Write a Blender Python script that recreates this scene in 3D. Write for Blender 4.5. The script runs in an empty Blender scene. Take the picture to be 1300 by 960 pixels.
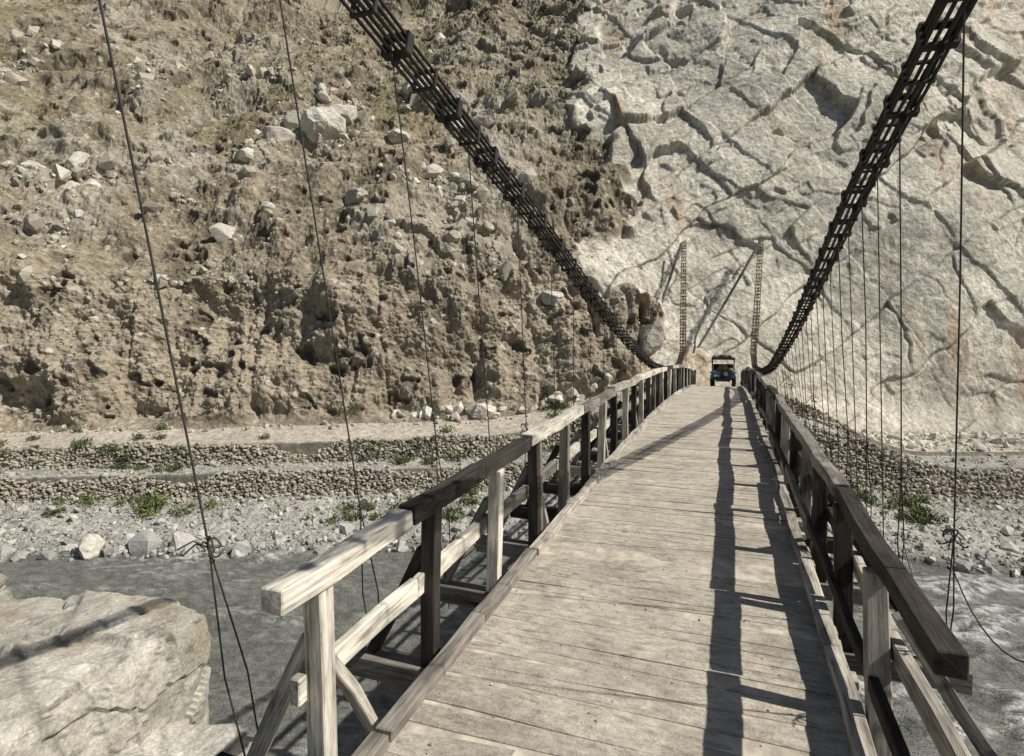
import bpy, bmesh, math, random
import numpy as np
from mathutils import Vector, Matrix
random.seed(7); rng=np.random.default_rng(11)
scene=bpy.context.scene
scene.view_settings.view_transform='Standard'; scene.view_settings.look='None'
scene.view_settings.exposure=0; scene.view_settings.gamma=1

# ------------------------------------------------------------ helpers
def link(o,parent=None):
    scene.collection.objects.link(o)
    if parent: o.parent=parent
    return o
def empty(name,loc=(0,0,0)):
    e=bpy.data.objects.new(name,None); e.location=loc; link(e); return e
def mk(name,V,faces,mat,parent=None,attrs=None,smooth=False):
    """faces: list of int arrays (M,k)"""
    me=bpy.data.meshes.new(name)
    V=np.asarray(V,dtype=np.float32)
    me.vertices.add(len(V)); me.vertices.foreach_set('co',V.ravel())
    loops=np.concatenate([f.ravel() for f in faces]).astype(np.int32)
    tot=np.concatenate([np.full(len(f),f.shape[1]) for f in faces]).astype(np.int32)
    start=np.concatenate([[0],np.cumsum(tot)[:-1]]).astype(np.int32)
    me.loops.add(len(loops)); me.loops.foreach_set('vertex_index',loops)
    me.polygons.add(len(tot)); me.polygons.foreach_set('loop_start',start)
    me.polygons.foreach_set('loop_total',tot)
    me.polygons.foreach_set('use_smooth',np.full(len(tot),smooth,dtype=bool))
    if attrs:
        for k,(typ,data) in attrs.items():
            a=me.attributes.new(k,typ,'POINT')
            data=np.asarray(data,dtype=np.float32)
            if typ=='FLOAT_COLOR':
                c=np.ones((len(V),4),dtype=np.float32); c[:,:3]=data; a.data.foreach_set('color',c.ravel())
            elif typ=='FLOAT_VECTOR': a.data.foreach_set('vector',data.ravel())
            else: a.data.foreach_set('value',data.ravel())
    me.update(calc_edges=True); me.validate()
    me.materials.append(mat)
    o=bpy.data.objects.new(name,me); return link(o,parent)

# noise -------------------------------------------------------------
U=np.uint32
def h3(ix,iy,iz,s):
    n=ix.astype(np.int64).astype(U)*U(374761393)+iy.astype(np.int64).astype(U)*U(668265263)+iz.astype(np.int64).astype(U)*U(2246822519)+U((s*3266489917)&0xffffffff)
    n=(n^(n>>U(13)))*U(1274126177); n=(n^(n>>U(15)))*U(2654435761)
    return n^(n>>U(16))
def hr(ix,iy,s): return h3(ix,iy,ix*0,s).astype(np.float32)/np.float32(4294967295.)
def vn(p,s=0):
    f=np.floor(p); t=(p-f).astype(np.float32); t=t*t*t*(t*(t*6-15)+10)
    i=f.astype(np.int64); r=0
    for dx in (0,1):
        wx=t[...,0] if dx else 1-t[...,0]
        for dy in (0,1):
            wy=t[...,1] if dy else 1-t[...,1]
            for dz in (0,1):
                wz=t[...,2] if dz else 1-t[...,2]
                r=r+wx*wy*wz*(h3(i[...,0]+dx,i[...,1]+dy,i[...,2]+dz,s).astype(np.float32)*np.float32(2/4294967295.)-1)
    return r
ROT=np.array([[.8,.36,-.48],[-.6,.48,-.64],[0,.8,.6]])
def fbm(p,o=4,s=0,g=.5):
    r=0;a=1;tot=0;pp=p@ROT
    for k in range(o):
        r=r+a*vn(pp,s+k); tot+=a; a*=g; pp=(pp@ROT)*2.03+17.3
    return r/tot*1.5
def cell(p,s=0):
    f=np.floor(p); i=f.astype(np.int64); fr=(p-f).astype(np.float32)
    best=np.full(p.shape[:-1],9.,np.float32); b2=best.copy(); bh=np.zeros(p.shape[:-1],U); bd=np.zeros(p.shape,np.float32)
    for dx in (-1,0,1):
        for dy in (-1,0,1):
            for dz in (-1,0,1):
                h=h3(i[...,0]+dx,i[...,1]+dy,i[...,2]+dz,s)
                ox=(h&U(1023)).astype(np.float32)/1023; oy=((h>>U(10))&U(1023)).astype(np.float32)/1023; oz=((h>>U(20))&U(1023)).astype(np.float32)/1023
                ex=fr[...,0]-dx-ox; ey=fr[...,1]-dy-oy; ez=fr[...,2]-dz-oz
                d=ex*ex+ey*ey+ez*ez
                m=d<best
                b2=np.where(m,best,np.minimum(b2,d))
                best=np.where(m,d,best); bh=np.where(m,h,bh)
                bd[...,0]=np.where(m,ex,bd[...,0]);bd[...,1]=np.where(m,ey,bd[...,1]);bd[...,2]=np.where(m,ez,bd[...,2])
    h=bh*U(2654435761); h=h^(h>>U(15)); h=h*U(2246822519)
    r=[((h>>U(k))&U(255)).astype(np.float32)/255 for k in (0,8,16,24)]
    return np.sqrt(best),np.sqrt(b2),r,bd
def facet(p,s,tilt=1.0):
    F1,F2,r,bd=cell(p,s)
    return (r[3]-.5)+tilt*((r[0]-.5)*bd[...,0]+(r[1]-.5)*bd[...,1]+(r[2]-.5)*bd[...,2]),F2-F1,r
def sstep(a,b,x):
    t=np.clip((x-a)/(b-a),0,1); return t*t*(3-2*t)
def blocks(a,b,s,tilt=1.):
    """jointed rock: rows along b, offset blocks along a. returns offset(-.5...5)+tilt, edge distance, random"""
    i=np.floor(b).astype(np.int64); fb=b-i
    off=hr(i,i*0+3,s); ln_=.6+.9*hr(i,i*0+7,s)
    aa=a*ln_+off*7.3+(fb-.5)*(hr(i,i*0+5,s)-.5)*.9
    j=np.floor(aa).astype(np.int64); fa=aa-j
    r1=hr(i,j,s+1); r2=hr(i,j,s+2); r3=hr(i,j,s+3)
    o=(r1-.5)+tilt*((r2-.5)*(fa-.5)+(r3-.5)*(fb-.5))
    e1=np.minimum(fb,1-fb); e2=np.minimum(fa,1-fa)/ln_
    return o,e1,e2,r2

# ------------------------------------------------------------ materials
def nodemat(name):
    m=bpy.data.materials.new(name); m.use_nodes=True
    nt=m.node_tree; b=nt.nodes['Principled BSDF']; return m,nt,b
def N(nt,t,**k):
    n=nt.nodes.new(t)
    for a,v in k.items(): setattr(n,a,v)
    return n
def noise(nt,vec,scale,detail=6,rough=.6):
    n=N(nt,'ShaderNodeTexNoise'); n.inputs['Scale'].default_value=scale; n.inputs['Detail'].default_value=detail
    n.inputs['Roughness'].default_value=rough
    if vec: nt.links.new(vec,n.inputs['Vector'])
    return n.outputs['Fac']
def ramp(nt,fac,stops):
    r=N(nt,'ShaderNodeValToRGB'); e=r.color_ramp.elements
    while len(e)<len(stops): e.new(.5)
    for x,(p,c) in zip(e,stops):
        x.position=p; x.color=(c,c,c,1) if isinstance(c,(int,float)) else (*c,1)
    nt.links.new(fac,r.inputs['Fac']); return r.outputs['Color']
def mixc(nt,a,b,fac,mode='MIX'):
    m=N(nt,'ShaderNodeMix',data_type='RGBA',blend_type=mode)
    for s,v in ((m.inputs['Factor'],fac),(m.inputs[6],a),(m.inputs[7],b)):
        if isinstance(v,(int,float)): s.default_value=v
        elif isinstance(v,tuple): s.default_value=(*v,1)
        else: nt.links.new(v,s)
    return m.outputs[2]
def bump(nt,b,h,strength,dist):
    n=N(nt,'ShaderNodeBump'); n.inputs['Strength'].default_value=strength; n.inputs['Distance'].default_value=dist
    nt.links.new(h,n.inputs['Height']); nt.links.new(n.outputs['Normal'],b.inputs['Normal'])
def attr(nt,name):
    a=N(nt,'ShaderNodeAttribute'); a.attribute_name=name; return a
def rockmat(name,s1=3.,s2=14.,dist=.12,lo=.62,hi=1.32,det=4):
    m,nt,b=nodemat(name)
    tc=N(nt,'ShaderNodeTexCoord').outputs['Object']
    col=attr(nt,'Col').outputs['Color']
    n1=noise(nt,tc,s1,det,.75)
    c=mixc(nt,col,ramp(nt,n1,[(.32,lo),(.68,hi)]),1.,'MULTIPLY')
    if s2:
        n2=noise(nt,tc,s2,2,.7)
        c=mixc(nt,c,ramp(nt,n2,[(.3,.72),(.7,1.28)]),1.,'MULTIPLY')
    nt.links.new(c,b.inputs['Base Color']); b.inputs['Roughness'].default_value=.93
    b.inputs['Specular IOR Level'].default_value=.2
    bump(nt,b,n1,.9,dist); return m
MAT_T=rockmat('hillside_rock',2.6,0,.18,.55,1.38,5)
MAT_R=rockmat('boulder_rock',5.,0,.05,.75,1.25,3)
MAT_N=rockmat('outcrop_granite',1.6,22.,.06,.62,1.28,6)

def woodmat(name,dust=0.):
    m,nt,b=nodemat(name)
    gl=attr(nt,'gl').outputs['Vector']; col=attr(nt,'Col').outputs['Color']
    mp=N(nt,'ShaderNodeMapping'); mp.inputs['Scale'].default_value=(1.3,24,24); nt.links.new(gl,mp.inputs['Vector'])
    g=noise(nt,mp.outputs[0],1.8,5,.7)
    mp2=N(nt,'ShaderNodeMapping'); mp2.inputs['Scale'].default_value=(1.2,5,5); nt.links.new(gl,mp2.inputs['Vector'])
    g2=noise(nt,mp2.outputs[0],1.5,3,.65)
    c=mixc(nt,col,ramp(nt,g,[(.30,.25),(.44,.85),(.7,1.25)]),1.,'MULTIPLY')
    c=mixc(nt,c,ramp(nt,g2,[(.32,.45),(.58,1.15)]),1.,'MULTIPLY')
    if dust>0:
        tc=N(nt,'ShaderNodeTexCoord').outputs['Object']
        d=noise(nt,tc,1.3,6,.75)
        mp3=N(nt,'ShaderNodeMapping'); mp3.inputs['Scale'].default_value=(2.4,6.,2.); mp3.inputs['Rotation'].default_value=(0,0,.12); nt.links.new(tc,mp3.inputs['Vector'])
        d2=noise(nt,mp3.outputs[0],3.0,5,.8)
        dm=mixc(nt,ramp(nt,d,[(.28,.8),(.48,1.)]),ramp(nt,d2,[(.33,.35),(.46,1.)]),1.,'MULTIPLY')
        dc=ramp(nt,d2,[(.33,(.35,.31,.25)),(.53,(.54,.49,.405)),(.72,(.70,.65,.56))])
        dl=ramp(nt,d,[(.34,.66),(.6,1.08)])
        dc=mixc(nt,dc,dl,1.,'MULTIPLY')
        c=mixc(nt,c,dc,dm)
        hm=N(nt,'ShaderNodeMath',operation='ADD'); nt.links.new(d2,hm.inputs[0]); nt.links.new(d,hm.inputs[1])
        bump(nt,b,hm.outputs[0],.9,.035)
    else: bump(nt,b,g,.8,.012)
    nt.links.new(c,b.inputs['Base Color']); b.inputs['Roughness'].default_value=.88
    b.inputs['Specular IOR Level'].default_value=.2
    return m
MAT_W=woodmat('weathered_timber'); MAT_D=woodmat('dusty_planks',1.)
def plain(name,col,rough=.7,metal=0.,ns=8.,var=.3):
    m,nt,b=nodemat(name)
    tc=N(nt,'ShaderNodeTexCoord').outputs['Object']
    n=noise(nt,tc,ns,4,.65)
    c=mixc(nt,col,ramp(nt,n,[(.3,1-var),(.7,1+var)]),1.,'MULTIPLY')
    nt.links.new(c,b.inputs['Base Color']); b.inputs['Roughness'].default_value=rough; b.inputs['Metallic'].default_value=metal
    return m
MAT_SAND=plain('deck_dust',(.47,.42,.34),.95,0,6,.45)
MAT_C,nt,b=nodemat('rusty_cable_shaded_near')  # rusty cable; near half painted almost black for its backlit, shaded side
tc=N(nt,'ShaderNodeTexCoord').outputs['Object']; sx=N(nt,'ShaderNodeSeparateXYZ'); nt.links.new(tc,sx.inputs[0])
mr=N(nt,'ShaderNodeMapRange'); mr.inputs[1].default_value=28; mr.inputs[2].default_value=38; nt.links.new(sx.outputs[1],mr.inputs[0])
nn=noise(nt,tc,7,5,.7)
ca=mixc(nt,(.014,.012,.011),(.05,.038,.03),ramp(nt,nn,[(.4,0),(.75,1)]))
cb=mixc(nt,(.045,.027,.018),(.12,.065,.04),nn)
nt.links.new(mixc(nt,ca,cb,mr.outputs[0]),b.inputs['Base Color']); b.inputs['Roughness'].default_value=.75
MAT_WIRE=plain('steel_wire',(.055,.05,.045),.6,.2,20,.3)

# ------------------------------------------------------------ terrain
base=np.array([(-150,-34),(-110,-8),(-75,10.5),(-44,25.5),(-28,32.7),(-14.5,39.2),(-7,44.2),(0,48.6),(9.4,52),(20,56),(35,63),(60,76),(110,100)],float)
seg=np.r_[0,np.cumsum(np.hypot(*np.diff(base,axis=0).T))]
L=seg[-1]; q=np.linspace(0,L,2000)
bx=np.interp(q,seg,base[:,0]); by=np.interp(q,seg,base[:,1])
def gsm(a,sig):
    k=int(3*sig/(q[1]-q[0])); x=np.arange(-k,k+1)*(q[1]-q[0]); w=np.exp(-x*x/2/sig**2); w/=w.sum()
    return np.convolve(np.pad(a,k,mode='reflect',reflect_type='odd'),w,'valid')
bx=gsm(bx,2.); by=gsm(by,2.)
tx=gsm(np.gradient(bx,q),16.); ty=gsm(np.gradient(by,q),16.); ln=np.hypot(tx,ty); tx/=ln; ty/=ln
def qx(x): return np.interp(x,bx,q)
ucols=np.concatenate([np.linspace(0,qx(-90),40)[:-1],np.linspace(qx(-90),qx(-50),260)[:-1],np.linspace(qx(-50),qx(26),900)[:-1],np.linspace(qx(26),qx(45),90)[:-1],np.linspace(qx(45),L,30)])
BX=np.interp(ucols,q,bx);BY=np.interp(ucols,q,by);TX=np.interp(ucols,q,tx);TY=np.interp(ucols,q,ty)
KX=[-60,-14,-6,3,8,22]
PS=[[-60]*6,[-11.5,-12,-16,-19,-21,-22],[-9.8,-10.5,-14,-17,-19,-19],[-5.2,-5.2,-6,-8,-9,-9],[-5,-5,-5.2,-6,-8.7,-8.7],[-3.4,-3.4,-4.4,-5.2,-6,-6],[-3.2,-3.2,-4.1,-4.9,-5.8,-5.8],[0]*6,[4.2,4.6,5.2,6,7.5,8],[60,58,52,46,42,40],[130,126,115,100,92,90]]
PZ=[[-14]*6,[-9.8]*6,[-8.95]*6,[-7.5,-7.4,-7,-7.2,-8,-8.2],[-6.3,-6,-4.5,-3.5,-6.2,-6.2],[-6.2,-5.8,-4,-3,-6,-6],[-5.05,-4.5,-2.0,-1.9,-5.8,-5.8],[-4.6,-3.9,-1.9,-1.9,-5.5,-5.7],[6,7,9.5,14,18,19],[55,57,62,70,78,82],[115,118,128,145,158,162]]
def smk(r,sg): return gsm(np.interp(bx,KX,r),sg)
PSs=[smk(r,2. if k<8 else (3.5 if k==8 else 8.)) for k,r in enumerate(PS)]; PZs=[smk(r,2. if k<8 else (3.5 if k==8 else 8.)) for k,r in enumerate(PZ)]
cnt=[6,8,60,9,18,9,26,220,400,12]
vl=[]
for k,c in enumerate(cnt):
    t=np.linspace(0,1,c,endpoint=False)
    if k==8: t=t**1.35
    vl.append(k+t)
vrow=np.concatenate(vl+[[10.]])
SK=np.array([np.interp(ucols,q,r) for r in PSs]); ZK=np.array([np.interp(ucols,q,r) for r in PZs])
k0=np.minimum(vrow.astype(int),9); fr=(vrow-k0)[:,None]
S=SK[k0]*(1-fr)+SK[k0+1]*fr; Z=ZK[k0]*(1-fr)+ZK[k0+1]*fr
P=np.stack([BX[None]-TY[None]*S, BY[None]+TX[None]*S, Z],-1)
nr,nc=P.shape[:2]
Vv=np.repeat(vrow[:,None],nc,1); Uu=np.repeat(ucols[None],nr,0); BXg=np.repeat(BX[None],nr,0)
def normals(P):
    du=np.gradient(P,axis=1); dv=np.gradient(P,axis=0); n=np.cross(du,dv); return n/np.maximum(np.linalg.norm(n,axis=-1,keepdims=True),1e-9)
Nn=normals(P)
for _ in range(6):
    Nn[1:-1]=(Nn[:-2]+Nn[1:-1]+Nn[2:])/3
Nn/=np.linalg.norm(Nn,axis=-1,keepdims=True)
P0=P.copy()
def blur(a,n=1):
    for _ in range(n):
        a=a.copy(); a[1:-1]=(a[:-2]+2*a[1:-1]+a[2:])/4; a[:,1:-1]=(a[:,:-2]+2*a[:,1:-1]+a[:,2:])/4
    return a
rocky=sstep(7.0,7.12,Vv); slope=sstep(7.85,8.1,Vv)
wn=fbm(P/9.,4,5)
W=sstep(-.5,.5,BXg-.10*S+wn*5+4.6)*sstep(6.95,7.02,Vv)
B=rocky*(1-W)
d=B*(2.1*fbm(P/9.,4,21)+(.74-.2*slope)*fbm(P/2.4,5,31,.62))
wu=Uu+.9*fbm(P/7.,3,40)+.02*Z
gn=vn(np.stack([wu/4.2,Z/26.,wu*0],-1),50); gn2=vn(np.stack([wu/1.3,Z/14.,wu*0+3],-1),51); gm=sstep(-.1,.5,fbm(P0/8.,2,52))
gul=-1.7*gm*np.clip(1-np.abs(gn)*4.5,0,1)-.38*np.clip(1-np.abs(gn2)*2.2,0,1)*(.5+.5*gm)
d+=B*(1-.85*sstep(7.85,8.15,Vv))*gul
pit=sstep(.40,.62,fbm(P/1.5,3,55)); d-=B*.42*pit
f2,e2,r2=facet(P/np.array([3.4,3.4,2.4])+.12*fbm(P/1.5,3,61)[...,None],60,1.1)
om=sstep(.1,.45,fbm(P/11.,3,62))
d+=blur(B*(.10+.85*slope*om)*f2*.9,1)
F1,F2,r,bd=cell(P/.62,70); d+=B*np.clip(.48-F1,0,1)*.42*(r[0]>.55)
F1b,F2b,rb,_=cell(P/.3,71); cob=np.clip(.5-F1b,0,1)*.24; d+=(B+.6*(1-rocky)*(Vv<3))*cob*(rb[0]>.3)
cobc=np.where((F1<.36)&(r[0]>.55),r[1],0)
w1=fbm(P/7.,3,80); w2=fbm(P/7.,3,880); w3=fbm(P/1.5,3,881)
uu_=Uu; zz_=Z*1.05
def jset(ang,La,Lb,seed,tilt,wa=.22):
    c_,s_=math.cos(ang),math.sin(ang)
    a=(uu_*c_+zz_*s_)/La+wa*w1+.03*w3; b_=(-uu_*s_+zz_*c_)/Lb+wa*w2+.03*w3
    return blocks(a,b_,seed,tilt)
bl1=jset(.62,10.,5.,700,1.5); bl2=jset(-1.05,6.5,4.,720,1.2,.3); bl3=jset(.45,2.2,1.1,740,1.2,.35)
hi=.34+.72*sstep(7,24,P[...,2]+4*wn)
blk=sstep(-.05,.45,fbm(P/6.,3,86)+.22*sstep(6,22,P[...,2]))
fad1=sstep(-.25,.25,fbm(P/4.,2,87)); fad2=sstep(-.1,.3,fbm(P/3.,2,88))
def ce(e,w): return sstep(w,0,e)
crk=np.maximum(ce(bl1[1],.022)*fad1,ce(bl1[2],.014)*fad2); crk2=np.maximum(ce(bl2[1],.022)*fad2,ce(bl2[2],.015)*(1-fad1))*.8; crk3=np.maximum(ce(bl3[1],.06),ce(bl3[2],.05))*blk*.5
dW=hi*(1.2*bl1[0]+.6*bl2[0]+.36*bl3[0]*blk)+.05*bl3[0]-.2*crk-.16*crk2-.06*crk3
dW=blur(dW,1)
d+=rocky*W*(dW+.14*fbm(P/1.8,5,84,.62)+1.0*fbm(P/15.,2,85))
d+=(1-rocky)*(Vv>1.9)*(.22*fbm(P/2.5,4,90)+.03*fbm(P/.3,2,91))*np.where((Vv>6)|((Vv>4.1)&(Vv<4.9)),.4,1.)*np.where((Vv>=2.95)&(Vv<=6.05),.35,1.)
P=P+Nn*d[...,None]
Nf=normals(P); nzf=Nf[...,2]
def C(*c): return np.array(c,np.float32)
big=fbm(P0/5.,4,101); fine=fbm(P0/.5,3,102)
col=C(.325,.278,.208)*(1+.2*big+.2*fine)[...,None]
col=np.where((cobc>0)[...,None],C(.42,.385,.315)*(.7+.6*cobc[...,None]),col)
slc=C(.272,.233,.168)*(1+.3*big+.25*fine)[...,None]
col=col*(1-slope[...,None])+np.where((cobc>.3)[...,None],C(.42,.38,.31)*(.75+.4*cobc[...,None]),slc)*slope[...,None]
om3=(om*slope*(r2[0]*.6+.4))[...,None]; col=col*(1-om3*.7)+C(.44,.405,.335)*om3*.7
veg=sstep(.12,.5,fbm(P0/6.,4,110))*slope*(nzf>.45)*sstep(8.05,8.3,Vv)
col=col*(1-.6*veg[...,None])+C(.16,.15,.06)*.6*veg[...,None]
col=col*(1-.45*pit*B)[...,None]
wc=C(.62,.58,.49)*(1+.14*big+.14*(bl2[3]-.5)+.14*(bl1[3]-.5)+.10*fine)[...,None]
st=sstep(.15,.6,fbm(np.stack([Uu/1.3,Z/9.,Uu*0],-1),4,120))*sstep(-.2,.4,fbm(P0/7.,3,121))
wc=wc*(1-.55*st[...,None])+C(.47,.32,.17)*.55*st[...,None]
gr=sstep(.05,.5,fbm(P0/3.5,5,122,.62)); wc=wc*(1-.5*gr[...,None])+C(.33,.305,.26)*.5*gr[...,None]
ck=np.clip(np.maximum(np.maximum(crk,crk2),crk3),0,1); wc=wc*(1-.6*ck[...,None])
led=sstep(.62,.8,blur(nzf,2)); wc=wc*(1-.65*led[...,None])+C(.26,.23,.165)*.65*led[...,None]
col=col*(1-W[...,None])+wc*W[...,None]
low=(Vv<7)
bc=C(.38,.365,.325)*(1+.15*big+.25*fine)[...,None]
rd=C(.50,.45,.37)*(1+.08*big)[...,None]
isroad=((Vv>5.9))[...,None]
col=np.where(low[...,None],np.where(isroad,rd,bc),col)
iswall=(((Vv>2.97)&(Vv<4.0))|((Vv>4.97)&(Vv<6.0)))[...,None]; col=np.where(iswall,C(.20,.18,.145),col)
gb=(sstep(.0,.5,fbm(P0/2.,3,130))*sstep(2.55,2.85,Vv)*(Vv<3.0))[...,None]; col=col*(1-.6*gb)+C(.15,.15,.07)*.6*gb
wet=sstep(2.25,1.95,Vv)[...,None]; col=col*(1-.6*wet)
col=np.clip(col,.02,.8)
idx=np.arange(nr*nc).reshape(nr,nc)
F=np.stack([idx[:-1,:-1],idx[:-1,1:],idx[1:,1:],idx[1:,:-1]],-1).reshape(-1,4)
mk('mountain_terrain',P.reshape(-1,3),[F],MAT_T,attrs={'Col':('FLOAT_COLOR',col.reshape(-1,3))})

# ------------------------------------------------------------ rocks
lib=[]
for k in range(18):
    bm=bmesh.new(); nP=random.randint(12,26)
    for _ in range(nP):
        v=Vector((random.gauss(0,1),random.gauss(0,1),random.gauss(0,1))).normalized()*random.uniform(.85,1.1)
        v=Vector((v.x,v.y*random.uniform(.8,1),v.z*.8)); m=max(abs(v.x),abs(v.y),abs(v.z))
        v=v*(1-.35)+v/m*.35*.8
        bm.verts.new(v)
    bmesh.ops.convex_hull(bm,input=bm.verts[:])
    for v in [v for v in bm.verts if not v.link_faces]: bm.verts.remove(v)
    bmesh.ops.triangulate(bm,faces=bm.faces[:]); bm.verts.index_update()
    lib.append((np.array([v.co[:] for v in bm.verts]),np.array([[v.index for v in f.verts] for f in bm.faces]))); bm.free()
def rotm(n,flat=1.):
    qd=rng.normal(size=(n,4)); 
    if flat<1: qd[:,1:3]*=flat
    qd/=np.linalg.norm(qd,axis=1,keepdims=True); w,x,y,z=qd.T
    return np.stack([np.stack([1-2*(y*y+z*z),2*(x*y-z*w),2*(x*z+y*w)],-1),np.stack([2*(x*y+z*w),1-2*(x*x+z*z),2*(y*z-x*w)],-1),np.stack([2*(x*z-y*w),2*(y*z+x*w),1-2*(x*x+y*y)],-1)],1)
def rocks(name,pos,scl,colr,flat=1.,mat=MAT_R,parent=None):
    pos=np.asarray(pos,float); n=len(pos); R=rotm(n,flat); which=rng.integers(0,len(lib),n)
    Vs=[];Fs=[];Cs=[];off=0
    for k,(lv,lf) in enumerate(lib):
        ii=np.where(which==k)[0]
        if not len(ii): continue
        v=lv[None]*scl[ii][:,None,:]; v=np.einsum('nij,nkj->nki',R[ii],v)+pos[ii][:,None]
        Vs.append(v.reshape(-1,3)); Cs.append(np.repeat(colr[ii],len(lv),0))
        Fs.append((lf[None]+(np.arange(len(ii))*len(lv))[:,None,None]+off).reshape(-1,3)); off+=len(ii)*len(lv)
    return mk(name,np.concatenate(Vs),[np.concatenate(Fs)],mat,parent,{'Col':('FLOAT_COLOR',np.concatenate(Cs))})
def boulder(c,s,colr,seed):
    bm=bmesh.new(); bmesh.ops.create_cube(bm,size=2); bmesh.ops.subdivide_edges(bm,edges=bm.edges[:],cuts=16,use_grid_fill=True)
    V=np.array([v.co[:] for v in bm.verts]); bm.verts.index_update(); Fq=np.array([[v.index for v in f.verts] for f in bm.faces]); bm.free()
    nrm=(np.abs(V)**3.2).sum(1)**(1/3.2); V=V/nrm[:,None]; Nd=V/np.linalg.norm(V,axis=1,keepdims=True)
    r_=np.random.default_rng(seed); pl_=r_.normal(size=(12,3)); pl_/=np.linalg.norm(pl_,axis=1,keepdims=True); dd_=r_.uniform(.62,.95,12)
    for n_,k_ in zip(pl_,dd_):
        t=V@n_-k_; V=V-np.clip(t,0,None)[:,None]*n_
    V=V+Nd*(.08*fbm(V*2.5+seed,4,seed))[:,None]
    R=rotm(1,.25)[0]; V=(V*np.array(s))@R.T+np.array(c)
    cc=np.array(colr)[None]*(1+.2*fbm(V/.6,3,seed+2))[:,None]
    mk('boulder',V,[Fq],MAT_R,attrs={'Col':('FLOAT_COLOR',cc)})
def pick(vlo,vhi,xlo,xhi,n,dens=None):
    rr=rng.uniform(vlo,vhi,n); ri=np.clip(np.searchsorted(vrow,rr),0,nr-1)
    uu=rng.uniform(qx(xlo),qx(xhi),n); ci=np.clip(np.searchsorted(ucols,uu),0,nc-1)
    if dens is not None:
        keep=rng.uniform(size=n)<dens[ri,ci]; ri=ri[keep];ci=ci[keep]
    return ri,ci
def cols(n,a=(.40,.375,.325),var=.22): return np.clip(np.array(a)[None]*(1+rng.normal(0,var,(n,1)))*(1+rng.normal(0,.008,(n,3))),.05,.62)
dens=np.clip(.02+1.2*sstep(.12,.55,fbm(P0/7.,3,200))*sstep(-.2,.4,fbm(P0/2.2,3,201)),0,1)*(1-.93*W)
allp=[];alls=[];allc=[]
def add(ri,ci,smin,smax,pw,c,sink=.25,var=.2):
    n=len(ri); s=smin*(1-rng.uniform(size=n))**(-1/pw); s=np.minimum(s,smax*rng.uniform(.6,1.,n))
    p=P[ri,ci]+Nf[ri,ci]*(s*(.3-sink))[:,None]; p=p+rng.normal(0,.05,p.shape)
    sc=s[:,None]*rng.uniform(.55,1.2,(n,3)); allp.append(p);alls.append(sc);allc.append(cols(n,c,var))
add(*pick(7.95,8.75,-100,6,30000,dens),.09,1.4,1.75,(.43,.395,.325),.28)
add(*pick(8.05,8.6,-70,-2,6000,dens),.15,1.7,1.6,(.51,.475,.40))
add(*pick(7.05,8.,-70,-4,7000,dens*.8+.15),.05,.28,2.8,(.41,.375,.31),.32,.25)
add(*pick(6.75,7.02,-60,-3,380),.06,.45,2.,(.42,.39,.33))
add(*pick(7.0,7.08,-22,-4,50),.3,.8,2.0,(.52,.49,.42))
add(*pick(2.0,2.95,-60,26,14000),.045,.45,2.3,(.42,.405,.365))
add(*pick(1.75,2.3,-60,26,900),.12,.9,1.9,(.37,.36,.335))
add(*pick(2.9,2.99,-60,26,1200),.06,.35,2.2,(.40,.375,.325))
add(*pick(4.0,5.0,-60,26,2200),.05,.3,2.4,(.40,.375,.325))
add(*pick(6.0,7.0,6,26,900),.08,.7,2.0,(.54,.51,.44))
rocks('scree_boulders',np.concatenate(allp),np.concatenate(alls),np.concatenate(allc))
for n_,(bxp,v,s,c) in enumerate([(-30,8.33,2.9,(.58,.54,.47)),(-27.5,8.36,2.0,(.49,.46,.40)),(-33.5,8.31,1.8,(.46,.43,.37)),(-15.5,7.03,.95,(.6,.56,.49)),(-10.5,7.75,1.1,(.52,.49,.43)),(-25,8.14,1.3,(.46,.43,.37)),(-19,8.2,1.2,(.5,.47,.40)),(-52,8.22,1.6,(.48,.45,.39)),(-58,8.17,1.3,(.44,.42,.36)),(-34,2.05,.9,(.56,.53,.46)),(-4.6,7.3,1.5,(.38,.35,.29)),(-14,8.3,1.5,(.52,.48,.41)),(-16.5,8.33,1.2,(.5,.46,.39)),(-22,8.3,1.2,(.5,.47,.4)),(-49,8.24,1.2,(.5,.47,.4))]):
    ri=int(np.searchsorted(vrow,v)); ci=int(np.searchsorted(ucols,qx(bxp)))
    boulder(P[ri,ci]+Nf[ri,ci]*s*.12,(s*1.0,s*.8,s*.62),c,500+n_)

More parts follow.
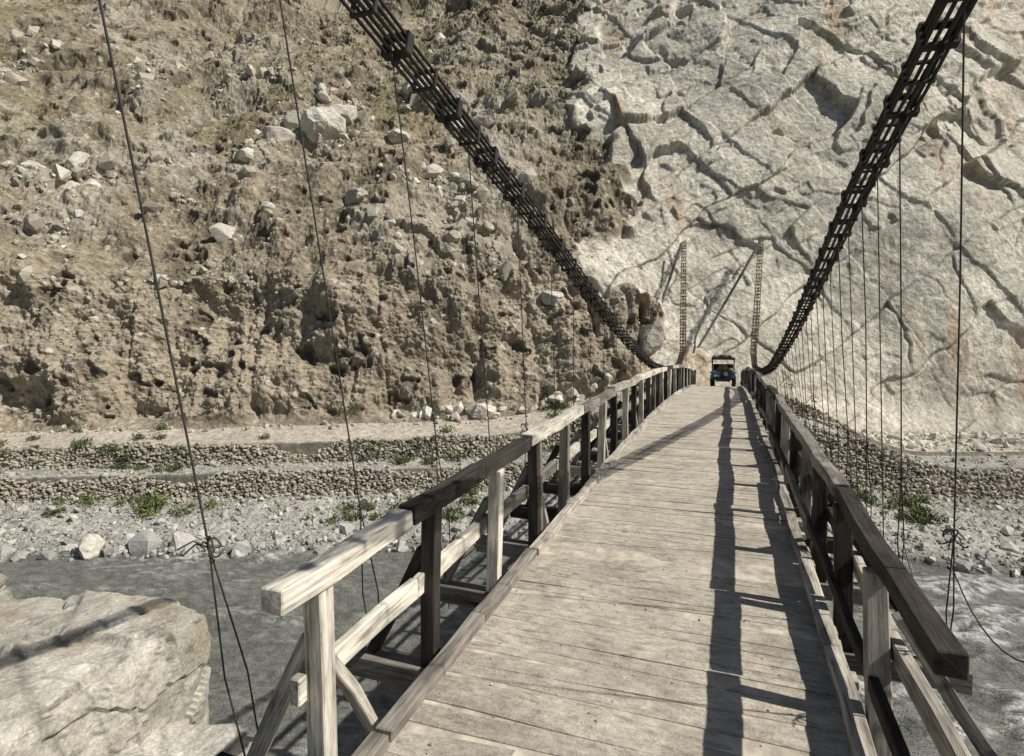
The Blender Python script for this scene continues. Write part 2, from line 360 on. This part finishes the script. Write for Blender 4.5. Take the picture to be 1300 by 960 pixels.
# dry stone walls following the terraces
def wall(name,k,xlo,xhi,extra=.1,sz=.115,gaps=0.):
    pos=[];sc=[]
    u=qx(xlo); hv=random.uniform(0,50)
    while u<qx(xhi):
        top=.18*math.sin(u*.35+hv)+.12*math.sin(u*.93+hv*2)+random.gauss(0,.05)
        g=math.sin(u*.21+hv)+.6*math.sin(u*.57+hv)
        if g<-1.0+gaps: top-=.6*min(1,(-1.0+gaps-g)*2)
        s0=np.interp(u,q,PSs[k]); s1=np.interp(u,q,PSs[k+1]); z0=np.interp(u,q,PZs[k])-.2; z1=np.interp(u,q,PZs[k+1])+extra+top
        nh=max(1,int((z1-z0)/(sz*1.2)))
        x=np.interp(u,q,bx);y=np.interp(u,q,by);a=np.interp(u,q,tx);bb=np.interp(u,q,ty)
        for j in range(nh):
            f=(j+.5)/nh; s=s0+(s1-s0)*f-.10+random.gauss(0,.03); uu=random.uniform(-.1,.1)
            pos.append((x-bb*s+a*uu,y+a*s+bb*uu,z0+(z1-z0)*f+random.gauss(0,.03)))
            m=random.choice([.75,.9,1.,1.15,1.5])*random.uniform(.9,1.1)
            sc.append((sz*m*random.uniform(1.0,1.5),sz*m*1.2,sz*m*random.uniform(.7,.95)))
        u+=sz*1.3
    rocks(name,pos,np.array(sc),cols(len(pos),(.385,.345,.28),.13),.2)
wall('dry_stone_wall',3,-60,26,.0,.105,.2); wall('dry_stone_wall',5,-60,-6,.0,.11,.0); wall('dry_stone_wall',5,-6,6,.0)

# vegetation -------------------------------------------------------
MAT_G,nt,b=nodemat('shrub_leaves'); nt.links.new(attr(nt,'Col').outputs['Color'],b.inputs['Base Color']); b.inputs['Roughness'].default_value=.8
def tufts(name,ri,ci,size,nb,colr,lw_=.035):
    n=len(ri); m=n*nb; c0=np.repeat(P[ri,ci],nb,0); s=np.repeat(size,nb)[:,None]
    o=rng.normal(0,.42,(m,3))*s; o[:,2]=np.abs(o[:,2])*.7
    dirn=rng.normal(0,1,(m,3)); dirn[:,2]=np.abs(dirn[:,2])+.4; dirn/=np.linalg.norm(dirn,axis=1,keepdims=True)
    side=np.cross(dirn,rng.normal(0,1,(m,3))); side/=np.linalg.norm(side,axis=1,keepdims=True)
    a=c0+o-side*lw_; bb=c0+o+side*lw_; t=c0+o+dirn*s*rng.uniform(.2,.45,(m,1))
    V=np.stack([a,bb,t],1).reshape(-1,3); Fc=np.arange(m*3).reshape(-1,3)
    cc=np.repeat(np.array(colr)[None]*rng.uniform(.5,1.5,(m,1))*np.repeat(rng.uniform(.7,1.3,(n,1)),nb,0),3,0)
    mk(name,V,[Fc],MAT_G,attrs={'Col':('FLOAT_COLOR',cc)})
gd=sstep(-.2,.3,fbm(P0/4.,2,300))
ri,ci=pick(2.45,2.98,-60,26,520,gd); tufts('shrubs',ri,ci,rng.uniform(.25,.8,len(ri))*rng.uniform(.6,1.2,len(ri)),130,(.12,.145,.05),.045)
ri,ci=pick(4.3,7.1,-60,-6,170,gd); tufts('shrubs',ri,ci,rng.uniform(.25,.7,len(ri)),130,(.10,.12,.045),.045)
ri,ci=pick(8.1,8.7,-90,6,1800,sstep(.15,.5,fbm(P0/6.,4,110))*(1-W)+.03); tufts('dry_grass',ri,ci,rng.uniform(.3,.8,len(ri)),40,(.16,.15,.06))
ri,ci=pick(7.2,8.4,-4,26,1500,led*.25*(rocky)); tufts('dry_grass',ri,ci,rng.uniform(.2,.6,len(ri)),40,(.12,.12,.05))

# ------------------------------------------------------------ river (real wave geometry)
MAT_WA,nt,b=nodemat('silty_water')
tc=N(nt,'ShaderNodeTexCoord').outputs['Object']
mp=N(nt,'ShaderNodeMapping'); mp.inputs['Scale'].default_value=(.6,1.2,1); mp.inputs['Rotation'].default_value=(0,0,-.35); nt.links.new(tc,mp.inputs[0])
w1=noise(nt,mp.outputs[0],2.6,5,.75)
fo=attr(nt,'foam').outputs['Fac']
fm=N(nt,'ShaderNodeMath',operation='MULTIPLY'); nt.links.new(fo,fm.inputs[0]); nt.links.new(ramp(nt,w1,[(.42,0.),(.60,1.)]),fm.inputs[1])
c=mixc(nt,(.13,.135,.124),(.24,.24,.212),ramp(nt,w1,[(.38,0.),(.62,1.)])); c=mixc(nt,c,(.66,.66,.63),fm.outputs[0])
nt.links.new(c,b.inputs['Base Color']); b.inputs['Roughness'].default_value=.2; b.inputs['IOR'].default_value=1.33
bump(nt,b,w1,1.,.25)
gx=np.concatenate([np.linspace(-200,-45,25)[:-1],np.linspace(-45,28,520),np.linspace(28,160,25)[1:]]); gy=np.concatenate([np.linspace(-60,4,15)[:-1],np.linspace(4,34,280),np.linspace(34,90,12)[1:]])
GX,GY=np.meshgrid(gx,gy); th=.35; fx=GX*math.cos(th)+GY*math.sin(th); fy=-GX*math.sin(th)+GY*math.cos(th)
wp=np.stack([fx/2.8,fy/1.2,fx*0],-1); wp2=np.stack([fx/.9,fy/.5,fx*0+9],-1)
rap=sstep(-.15,.45,fbm(np.stack([fx/14.,fy/5.,fx*0],-1),3,900))
hw=(.14+.2*rap)*fbm(wp,3,901)+.10*fbm(wp2,2,905)*(.6+.7*rap)
foam=np.clip(sstep(.2,.52,fbm(wp,4,901,.65)+.25*(rap-.5)),0,1)*(.3+.7*rap)
V=np.stack([GX,GY,-9+hw],-1); id_=np.arange(GX.size).reshape(GX.shape)
mk('river',V.reshape(-1,3),[np.stack([id_[:-1,:-1],id_[:-1,1:],id_[1:,1:],id_[1:,:-1]],-1).reshape(-1,4)],MAT_WA,attrs={'foam':('FLOAT',foam.ravel())},smooth=True)

# ------------------------------------------------------------ near rock outcrop
def outcrop(name,c,h,n,seed,colr,p=6.,amp=1.,rz=0.):
    bm=bmesh.new(); bmesh.ops.create_cube(bm,size=2); bmesh.ops.subdivide_edges(bm,edges=bm.edges[:],cuts=n,use_grid_fill=True)
    V=np.array([v.co[:] for v in bm.verts]); bm.verts.index_update(); Fq=np.array([[v.index for v in f.verts] for f in bm.faces]); bm.free()
    nrm=(np.abs(V)**p).sum(1)**(1/p); Nd=np.sign(V)*np.abs(V/nrm[:,None])**(p-1); V=V/nrm[:,None]*np.array(h); Nd/=np.linalg.norm(Nd,axis=1,keepdims=True)
    cr,sr=math.cos(rz),math.sin(rz); Rz=np.array([[cr,-sr,0],[sr,cr,0],[0,0,1]]); V=V@Rz.T; Nd=Nd@Rz.T
    Pw=V+np.array(c); wr=fbm(Pw/3.,2,seed)[:,None]*.12
    f1,e1,r1=facet(Pw/2.4+wr,seed+1,1.0); f2,e2,r2=facet(Pw/np.array([1.2,1.2,.8])+wr,seed+2,1.); f3,e3,r3=facet(Pw/.45+wr,seed+3,1.2)
    dd=amp*(.65*f1+.32*f2+.06*f3+.12*fbm(Pw/.9,5,seed+4,.62)-.08*sstep(.02,0,e2))
    Pw=Pw+Nd*dd[:,None]
    g=fbm(Pw/1.1,4,seed+9); cc=np.array(colr)[None]*(1+.25*g+.2*(r2[1]-.5))[:,None]; s=sstep(.2,.6,fbm(Pw/.9,4,seed+11))[:,None]
    cc=cc*(1-.4*s)+np.array((.36,.26,.15))*.4*s
    cc=cc*(1-.4*sstep(.03,0,np.minimum(e1,e2)))[:,None]
    return mk(name,Pw,[Fq],MAT_N,attrs={'Col':('FLOAT_COLOR',np.clip(cc,.03,.7))})
outcrop('rock_outcrop',(-10.35,2.6,-5.6),(3.9,4.4,3.9),120,400,(.43,.405,.35),24.,.5,.12)
outcrop('rock_outcrop',(-7.0,4.7,-6.95),(1.5,2.2,4.0),70,420,(.48,.455,.405),12.,.6,.1)
outcrop('rock_outcrop',(-13.5,-8,-5.0),(9,7,5.),50,440,(.3,.28,.24),4.)
outcrop('rock_outcrop',(12.0,-9,-5.0),(10,7,5.),50,460,(.35,.33,.28),4.)

# ------------------------------------------------------------ bridge
bridge=empty('suspension_bridge')
def dz(y): return .035*y-.0016*y*y if y>0 else .035*y
class Beams:
    def __init__(s): s.V=[];s.F=[];s.G=[];s.C=[];s.n=0
    def beam(s,p0,p1,w,h,c,up=(0,0,1),jit=.006):
        p0=Vector(p0);p1=Vector(p1); ax=(p1-p0); l=ax.length; ax.normalize(); sd=ax.cross(Vector(up)).normalized(); u=sd.cross(ax)
        o=random.uniform(0,50)
        ns=max(1,int(l/.45))
        for k in range(ns+1):
            ctr=p0+ax*l*k/ns; jj=Vector((random.gauss(0,jit),random.gauss(0,jit),random.gauss(0,jit*.7)))
            for a,b_ in ((-1,-1),(1,-1),(1,1),(-1,1)):
                q_=ctr+sd*a*w/2+u*b_*h/2+jj+Vector([random.gauss(0,jit*.5) for _ in range(3)])
                s.V.append(q_[:]); s.G.append((o+l*k/ns,o*.37+a*w/2,o*.7+b_*h/2)); s.C.append(c)
        n=s.n
        for k in range(ns):
            a=n+4*k
            for j in range(4): s.F.append((a+j,a+(j+1)%4,a+4+(j+1)%4,a+4+j))
        s.F.append((n+3,n+2,n+1,n)); e=n+4*ns; s.F.append((e,e+1,e+2,e+3)); s.n+=4*(ns+1)
    def make(s,name,mat,bev=.008):
        o=mk(name,s.V,[np.array(s.F)],mat,bridge,{'gl':('FLOAT_VECTOR',s.G),'Col':('FLOAT_COLOR',s.C)})
        if bev:
            m=o.modifiers.new('bevel','BEVEL'); m.width=bev; m.segments=1; m.limit_method='ANGLE'
        return o
def vary(c,v=.15):
    k=1+random.gauss(0,v); return tuple(max(.02,x*k) for x in c)
PALE=(.66,.61,.52); GREY=(.26,.235,.205); DARK=(.05,.043,.037); MID=(.42,.38,.325)
Y0,Y1=-6.,46.6
pl=Beams(); y=Y0
while y<Y1:
    w=random.uniform(.11,.21); sk=random.gauss(0,.025); zz=random.gauss(0,.003)
    pl.beam((-1.42+random.gauss(0,.035),y+w/2-sk,dz(y+w/2)-.03+zz),(1.42+random.gauss(0,.035),y+w/2+sk,dz(y+w/2)-.03+zz+random.gauss(0,.003)),w-.001,.06,vary((.34,.31,.27),.2),jit=.003)
    y+=w+random.uniform(.0,.004)
pl.make('deck_planks',MAT_D,.002)
ys=np.linspace(Y0,Y1,120); V=[];
for yy in ys: V+=[(-1.38,yy,dz(yy)-.004),(1.38,yy,dz(yy)-.004)]
i=np.arange(119)*2; mk('deck_dust',V,[np.stack([i,i+1,i+3,i+2],-1)],MAT_SAND,bridge)
n=900; gx_=rng.uniform(-1.28,1.28,n); gy_=2+40*rng.uniform(size=n)**1.6; gp=np.array([(a,b_,dz(b_)+.004) for a,b_ in zip(gx_,gy_)])
rocks('deck_grit',gp,rng.uniform(.004,.012,(n,1))*rng.uniform(.7,1.2,(n,3)),cols(n,(.42,.38,.32)),1.,MAT_R,bridge)
kb=Beams()
for sx_ in (-1,1):
    y=Y0
    while y<Y1-.5:
        l=random.uniform(2.4,3.6); y2=min(y+l,Y1)
        mid=(y+y2)/2; cc0=vary(MID if random.random()<.7 else GREY)
        for a,b_ in ((y,mid),(mid,y2)):
            kb.beam((sx_*1.36,a,dz(a)+.04),(sx_*1.36,b_,dz(b_)+.04),.12,.08,cc0)
        y=y2+.02
PSP=1.38; posts=[2.87+PSP*k for k in range(32)]
posts=[p for p in posts if p<46.3]
for yb in [2.87-PSP*k for k in range(1,6)]+posts:
    z=dz(yb)-.32
    kb.beam((-2.45+random.gauss(0,.05),yb,z),(2.45+random.gauss(0,.05),yb,z),.17,.17,vary(GREY if random.random()<.5 else DARK))
for xs in (-1.2,-.4,.4,1.2):
    for a in np.arange(Y0,Y1-.1,1.5):
        b_=min(a+1.5,Y1); kb.beam((xs,a,dz(a)-.145),(xs,b_,dz(b_)-.145),.14,.15,vary(DARK,.2))
kb.make('deck_beams_and_kerbs',MAT_W)
for side,nm in ((-1,'left'),(1,'right')):
    rl=Beams(); xr=1.64 if side<0 else 1.53
    RH=1.10 if side<0 else 1.03
    for k,yp in enumerate(posts):
        c=[PALE,DARK,PALE,DARK,GREY,DARK,PALE,DARK][k%8] if side<0 else [GREY,MID,DARK,DARK,GREY,DARK,PALE,DARK][k%8]
        lean=random.gauss(0,.025)
        if side>0 and k==0: continue
        rl.beam((side*xr,yp,dz(yp)-.24),(side*(xr+lean),yp+random.gauss(0,.03),dz(yp)+RH-.07),.13,.12,vary(c),up=(0,1,0))
        rl.beam((side*2.2,yp+.05,dz(yp)-.24),(side*(xr+.085),yp+.05,dz(yp)+.70),.085,.10,vary(random.choice([GREY,DARK,DARK])) if k else PALE,up=(0,1,0))
        if k%3==0:
            rl.beam((side*(xr+.02),yp+.60,dz(yp)-.22),(side*(xr+.02),yp+.05,dz(yp)+.62),.07,.09,vary(random.choice([PALE,GREY])),up=(1,0,0))
        if random.random()<.3 and k>1:
            rl.beam((side*(xr-.0),yp+.17,dz(yp)-.24),(side*(xr+.01),yp+.15+random.gauss(0,.03),dz(yp)+RH-.08),.09,.09,vary(random.choice([PALE,DARK,GREY])),up=(0,1,0))
    def run(off,zc,w,h,start,cl,spans):
        y=start; k=0
        while y<46.2:
            n=spans[k%len(spans)]; ye=min(y+PSP*n,46.4); c=vary(cl[k%len(cl)],.1)
            m=max(1,int(round((ye-y)/PSP)))
            sag=[random.gauss(0,.018) for _ in range(m+1)]; so_=[random.gauss(0,.014) for _ in range(m+1)]
            for j in range(m):
                a=y+(ye-y)*j/m; b_=y+(ye-y)*(j+1)/m
                rl.beam((side*(xr+off)+so_[j],a,dz(a)+zc+sag[j]),(side*(xr+off)+so_[j+1],b_+ (.0 if j<m-1 else -.012),dz(b_)+zc+sag[j+1]),w,h,c,jit=.005)
            y=ye; k+=1
    if side<0:
        run(0,RH,.15,.14,2.5,[PALE,DARK,PALE,GREY,MID,PALE,PALE],[1,2,2,2,3,2])
        run(-.10*side,.44,.07,.16,2.75,[PALE,GREY,PALE,GREY,MID],[2,2,3,2])
    else:
        run(0,RH,.13,.12,3.1,[DARK,GREY,GREY,DARK,MID,MID],[2,2,3,2])
        run(.09,.50,.07,.14,3.1,[MID,DARK,GREY,GREY],[2,3,2])
        run(-.085,.30,.06,.10,3.1,[DARK,GREY],[3,2])
    rl.make('railing_'+nm,MAT_W)

def tubes(paths,name,mat,sides=6,parent=bridge):
    V=[];F=[];n=0
    for pts,r in paths:
        p=np.array(pts,float); t=np.gradient(p,axis=0); t/=np.linalg.norm(t,axis=1,keepdims=True)+1e-9
        ref=np.array([.13,.31,.94]) if abs(t[:,2]).mean()<.75 else np.array([.9,.41,.1])
        a=np.cross(t,ref); a/=np.linalg.norm(a,axis=1,keepdims=True)+1e-9; b_=np.cross(t,a)
        an=np.linspace(0,2*np.pi,sides,endpoint=False)
        ring=p[:,None]+r*(np.cos(an)[None,:,None]*a[:,None]+np.sin(an)[None,:,None]*b_[:,None])
        V.append(ring.reshape(-1,3)); m=len(p); ii=n+np.arange(m*sides).reshape(m,sides)
        F.append(np.stack([ii[:-1],np.roll(ii[:-1],-1,1),np.roll(ii[1:],-1,1),ii[1:]],-1).reshape(-1,4)); n+=m*sides
    return mk(name,np.concatenate(V),[np.concatenate(F)],mat,parent,smooth=True)
CY=[-16,-6,0,2,4.5,8,11.5,14.5,18,22,27.5,33,38,43,47.5,54]
CZ=[10.5,7.9,6.25,5.72,5.05,4.2,3.35,2.65,1.95,1.25,.72,.52,1.15,3.3,5.9,10.3]
CC=[3.2,2.6,2.3,2.2,2.1,2.0,2.0,2.0,2.0,2.0,2.0,1.9,2.0,2.35,2.65,3.1]
yy=np.arange(-16,54.01,.05)
def sm(a,k=61):
    w=np.hanning(k+2)[1:-1]; w/=w.sum(); return np.convolve(np.pad(a,k//2,mode='reflect',reflect_type='odd'),w,'valid')
cz=sm(np.interp(yy,CY,CZ)); cc_=sm(np.interp(yy,CY,CC))
def cab(y,side): return Vector((side*np.interp(y,yy,cc_),y,np.interp(y,yy,cz)))
def bs_(y): return 1.12+.75*float(sstep(33,42,np.array(y)))
for side in (-1,1):
    paths=[]
    ysn=np.arange(-16,54,.5)
    ctr=np.array([cab(v,side)[:] for v in ysn]); t=np.gradient(ctr,axis=0); t/=np.linalg.norm(t,axis=1,keepdims=True)
    sd=np.cross(t,[0,0,1]); sd/=np.linalg.norm(sd,axis=1,keepdims=True); up=np.cross(sd,t)
    sc_=np.array([bs_(v) for v in ysn])[:,None]
    for i_,j in [(-1,-1),(-1/3,-1),(1/3,-1),(1,-1),(-1,1),(-1/3,1),(1/3,1),(1,1),(-1,0),(1,0)]:
        ox=i_*.082; oy=j*.062
        jt=rng.normal(0,.003,(len(ysn),2))
        paths.append((ctr+sd*(ox+jt[:,:1])*sc_+up*(oy+jt[:,1:])*sc_,.0155))
    tubes(paths,'main_cable_'+('left' if side<0 else 'right'),MAT_C)
    cl=Beams(); y=-15.8; k=0
    while y<53.5:
        g=bs_(y); c=cab(y,side); tt=(cab(y+.1,side)-cab(y-.1,side)).normalized(); th=.035 if k%2 else .085
        s_=tt.cross(Vector((0,0,1))).normalized(); u_=s_.cross(tt)
        W_=(.20 if k%2 else .225)*g
        for a in (1,-1):
            cl.beam(c+u_*a*.08*g-s_*W_/2,c+u_*a*.08*g+s_*W_/2,th,.022,(.05,.04,.03),up=u_,jit=.001)
            cl.beam(c+s_*a*(W_/2-.005)-u_*.085*g,c+s_*a*(W_/2-.005)+u_*.085*g,th,.02,(.05,.04,.03),up=s_,jit=.001)
        if k%2==0: cl.beam(c-u_*.17*g,c-u_*.085*g,.045,.045,(.05,.04,.03),up=(0,1,0.01),jit=.001)
        y+=.46+random.gauss(0,.02); k+=1
    cl.make('cable_clamps_'+('left' if side<0 else 'right'),MAT_C,0)
gp_=[]  # added grey bars standing in for the cables' shadows on the cliff
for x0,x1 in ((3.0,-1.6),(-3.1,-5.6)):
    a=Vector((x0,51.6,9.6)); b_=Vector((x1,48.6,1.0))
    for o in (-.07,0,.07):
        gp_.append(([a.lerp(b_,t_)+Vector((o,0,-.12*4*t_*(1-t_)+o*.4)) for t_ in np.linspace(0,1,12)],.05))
tubes(gp_,'cliff_shadow_bars',plain('shadow_grey',(.19,.175,.155),.8),6)
# hangers
hp=[]
for side in (-1,1):
    hy=[2.87-PSP*k for k in range(1,4)]+posts
    for yp in hy:
        bs=Vector((side*(2.3 if side>0 else 2.18),yp+.1,dz(yp)-.42))
        ztop=np.interp(yp,yy,cz); hgt=ztop-bs.z
        if side<0: lean=.25+.05*sstep(3,5,np.array(yp)) if yp<27 else -.2
        else: lean=.18 if yp<27 else -.2
        yt=yp-float(lean)*max(0,hgt-1.1); top=cab(yt,side)
        kn=bs.lerp(top,min(.5,1.25/max(hgt,.5)))+Vector((random.gauss(0,.03),random.gauss(0,.03),random.gauss(0,.2)))
        hp.append(([top,(top+kn)/2+Vector((random.gauss(0,.01),0,0)),kn],.0068))
        for o in (-.05,.05): hp.append(([kn,bs.lerp(kn,.5)+Vector((o*.8,o,0)),bs+Vector((0,o,0)),bs+Vector((0,o*.5,-.12))],.006))
        if side>0 and 7<yp<27:
            t2=cab(yt+.75,side); b2_=bs+Vector((0,PSP*.5,.02)); hp.append(([t2,b2_],.006))
        for _ in range(3):
            rr=random.uniform(.03,.06); a0=random.uniform(0,6.28); ax1=Vector((math.cos(a0),math.sin(a0),0)); ax2=Vector((random.gauss(0,.3),random.gauss(0,.3),1)).normalized()
            off=ax1*rr*.8
            hp.append(([kn+off+ax1*rr*math.cos(a)+ax2*rr*1.5*math.sin(a) for a in np.linspace(0,5.6,14)],.006))
        for _ in range(2):
            dv=Vector((random.gauss(0,1),random.gauss(0,1),random.gauss(-.3,.5))).normalized()*random.uniform(.08,.18)
            hp.append(([kn,kn+dv*.5+Vector((0,0,.03)),kn+dv+Vector((0,0,-.03))],.005))
tubes(hp,'hanger_wires',MAT_WIRE,5)
lw=[]
for side in (-1,1):
    for k in range(len(posts)-1):
        if random.random()<.55:
            a=Vector((side*2.3,posts[k]+.1,dz(posts[k])+random.uniform(-.35,.8))); b_=Vector((side*random.choice([1.7,2.3]),posts[k+1]+.1,dz(posts[k+1])+random.uniform(-.3,1.0)))
            lw.append(([a.lerp(b_,t_)+Vector((0,0,-.18*4*t_*(1-t_))) for t_ in np.linspace(0,1,9)],.006))
tubes(lw,'lashing_wires',MAT_WIRE,5)

# ------------------------------------------------------------ jeep
jeep=empty('jeep',(.3,42.2,dz(42.2)))
jeep.rotation_euler=(math.atan(.035-.0032*42.2),0,0)
def jb(name,c,s,mat,bev=.03,rot=(0,0,0),taper=None):
    bm=bmesh.new(); bmesh.ops.create_cube(bm,size=1)
    for v in bm.verts:
        if taper and v.co.z>0: v.co.x*=taper[0]; v.co.y=v.co.y*taper[1]+taper[2]
        v.co=Vector((v.co.x*s[0],v.co.y*s[1],v.co.z*s[2]))
    if bev: bmesh.ops.bevel(bm,geom=bm.edges[:],offset=bev,segments=2,affect='EDGES')
    me=bpy.data.meshes.new(name); bm.to_mesh(me); bm.free(); me.materials.append(mat)
    o=bpy.data.objects.new(name,me); o.location=c; o.rotation_euler=rot; link(o,jeep); return o
def jc(name,c,r,w,mat,axis='X',seg=24,bev=.03):
    bm=bmesh.new(); bmesh.ops.create_cone(bm,cap_ends=True,segments=seg,radius1=r,radius2=r,depth=w)
    if bev: bmesh.ops.bevel(bm,geom=[e for e in bm.edges if abs(e.verts[0].co.z-e.verts[1].co.z)<1e-5],offset=bev,segments=2,affect='EDGES')
    me=bpy.data.meshes.new(name); bm.to_mesh(me); bm.free(); me.materials.append(mat)
    o=bpy.data.objects.new(name,me); o.location=c
    o.rotation_euler=(0,math.pi/2,0) if axis=='X' else ((math.pi/2,0,0) if axis=='Y' else (0,0,0)); link(o,jeep); return o
MB=plain('blue_paint',(.04,.16,.33),.45,0,4,.25); MK=plain('rubber',(.025,.024,.023),.9); MCv=plain('dark_canvas',(.05,.055,.05),.9,0,5,.4)
MS=plain('sacks',(.30,.22,.14),.95,0,6,.4); MM=plain('worn_metal',(.35,.35,.34),.4,.7); MR=plain('red_lens',(.35,.02,.015),.3); MY=plain('number_plate',(.6,.55,.35),.5)
jb('tub',(0,-.1,.72),(1.5,2.0,.52),MB,.04)
jb('tailgate',(0,-1.115,.74),(1.0,.03,.40),MB,.01)
jb('hood',(0,1.45,.82),(1.1,1.1,.36),MB,.06,taper=(.92,1,0))
jb('chassis',(0,.2,.44),(.9,3.3,.14),MK,.02)
for sx_ in (-1,1):
    jb('rear_fender',(sx_*.72,-.62,.93),(.26,.85,.07),MB,.02); jb('front_fender',(sx_*.66,1.5,.80),(.28,.9,.07),MB,.02)
    jc('rear_wheel',(sx_*.68,-.62,.38),.38,.22,MK); jc('front_wheel',(sx_*.66,1.5,.38),.38,.22,MK)
    jc('wheel_hub',(sx_*.79,-.62,.38),.16,.03,MM,bev=.005)
    jb('tail_lamp',(sx_*.62,-1.125,.86),(.10,.04,.10),MR,.01)
    for yy_ in (-1.05,.65): jb('canopy_post',(sx_*.68,yy_,1.4),(.045,.045,.90),MK,.005)
    jb('canopy_side_flap',(sx_*.71,-.2,1.72),(.025,1.8,.26),MCv,.008)
jb('rear_bumper',(0,-1.2,.50),(1.35,.09,.13),MK,.02); jb('number_plate',(-.38,-1.145,.70),(.34,.015,.13),MY,.003)
jc('spare_wheel',(.18,-1.23,.82),.34,.18,MK,'Y'); jc('spare_hub',(.18,-1.33,.82),.14,.02,MM,'Y',bev=.004)
jb('canopy',(0,-.2,1.87),(1.55,1.95,.07),MCv,.03,taper=(.9,.97,0)); jb('windscreen_frame',(0,.75,1.3),(1.3,.05,.5),MK,.01)
for k in range(7):
    jb('sack',(random.uniform(-.45,.45),-.9+random.uniform(0,1.2),1.08+.12*(k%3)),(.5,.42,.26),MS,.09,(random.gauss(0,.15),random.gauss(0,.15),random.uniform(0,3)))
for k in range(5):
    jb('roof_bundle',(-.45+.22*k,-.4+random.uniform(-.3,.3),1.98),(.36,.5,.18),MS,.07,(0,random.gauss(0,.2),random.uniform(0,3)))

# ------------------------------------------------------------ light, world, camera
el=math.radians(47); hd=Vector((1,-.03,0)).normalized(); sv=Vector((hd.x*math.cos(el),hd.y*math.cos(el),math.sin(el)))
sl=bpy.data.lights.new('sun','SUN'); sl.energy=5.0; sl.angle=math.radians(.5); sl.color=(1,.955,.87)
so=bpy.data.objects.new('sun',sl); so.rotation_euler=sv.to_track_quat('Z','Y').to_euler(); so.location=(30,0,40); link(so)
w=bpy.data.worlds.new('World'); scene.world=w; w.use_nodes=True; nt=w.node_tree
sk=nt.nodes.new('ShaderNodeTexSky'); sk.sky_type='NISHITA'; sk.sun_disc=False; sk.sun_elevation=el; sk.sun_rotation=math.atan2(hd.x,hd.y)
nt.links.new(sk.outputs[0],nt.nodes['Background'].inputs['Color']); nt.nodes['Background'].inputs['Strength'].default_value=.05
cam=bpy.data.cameras.new('camera'); cam.sensor_width=36; cam.sensor_fit='HORIZONTAL'; cam.lens=21.0; cam.shift_y=-45/1300; cam.clip_start=.05; cam.clip_end=1000
co=bpy.data.objects.new('camera',cam); co.location=(.6,0,2.62); co.rotation_euler=(math.radians(90-1.5),0,math.radians(19.9)); link(co); scene.camera=co
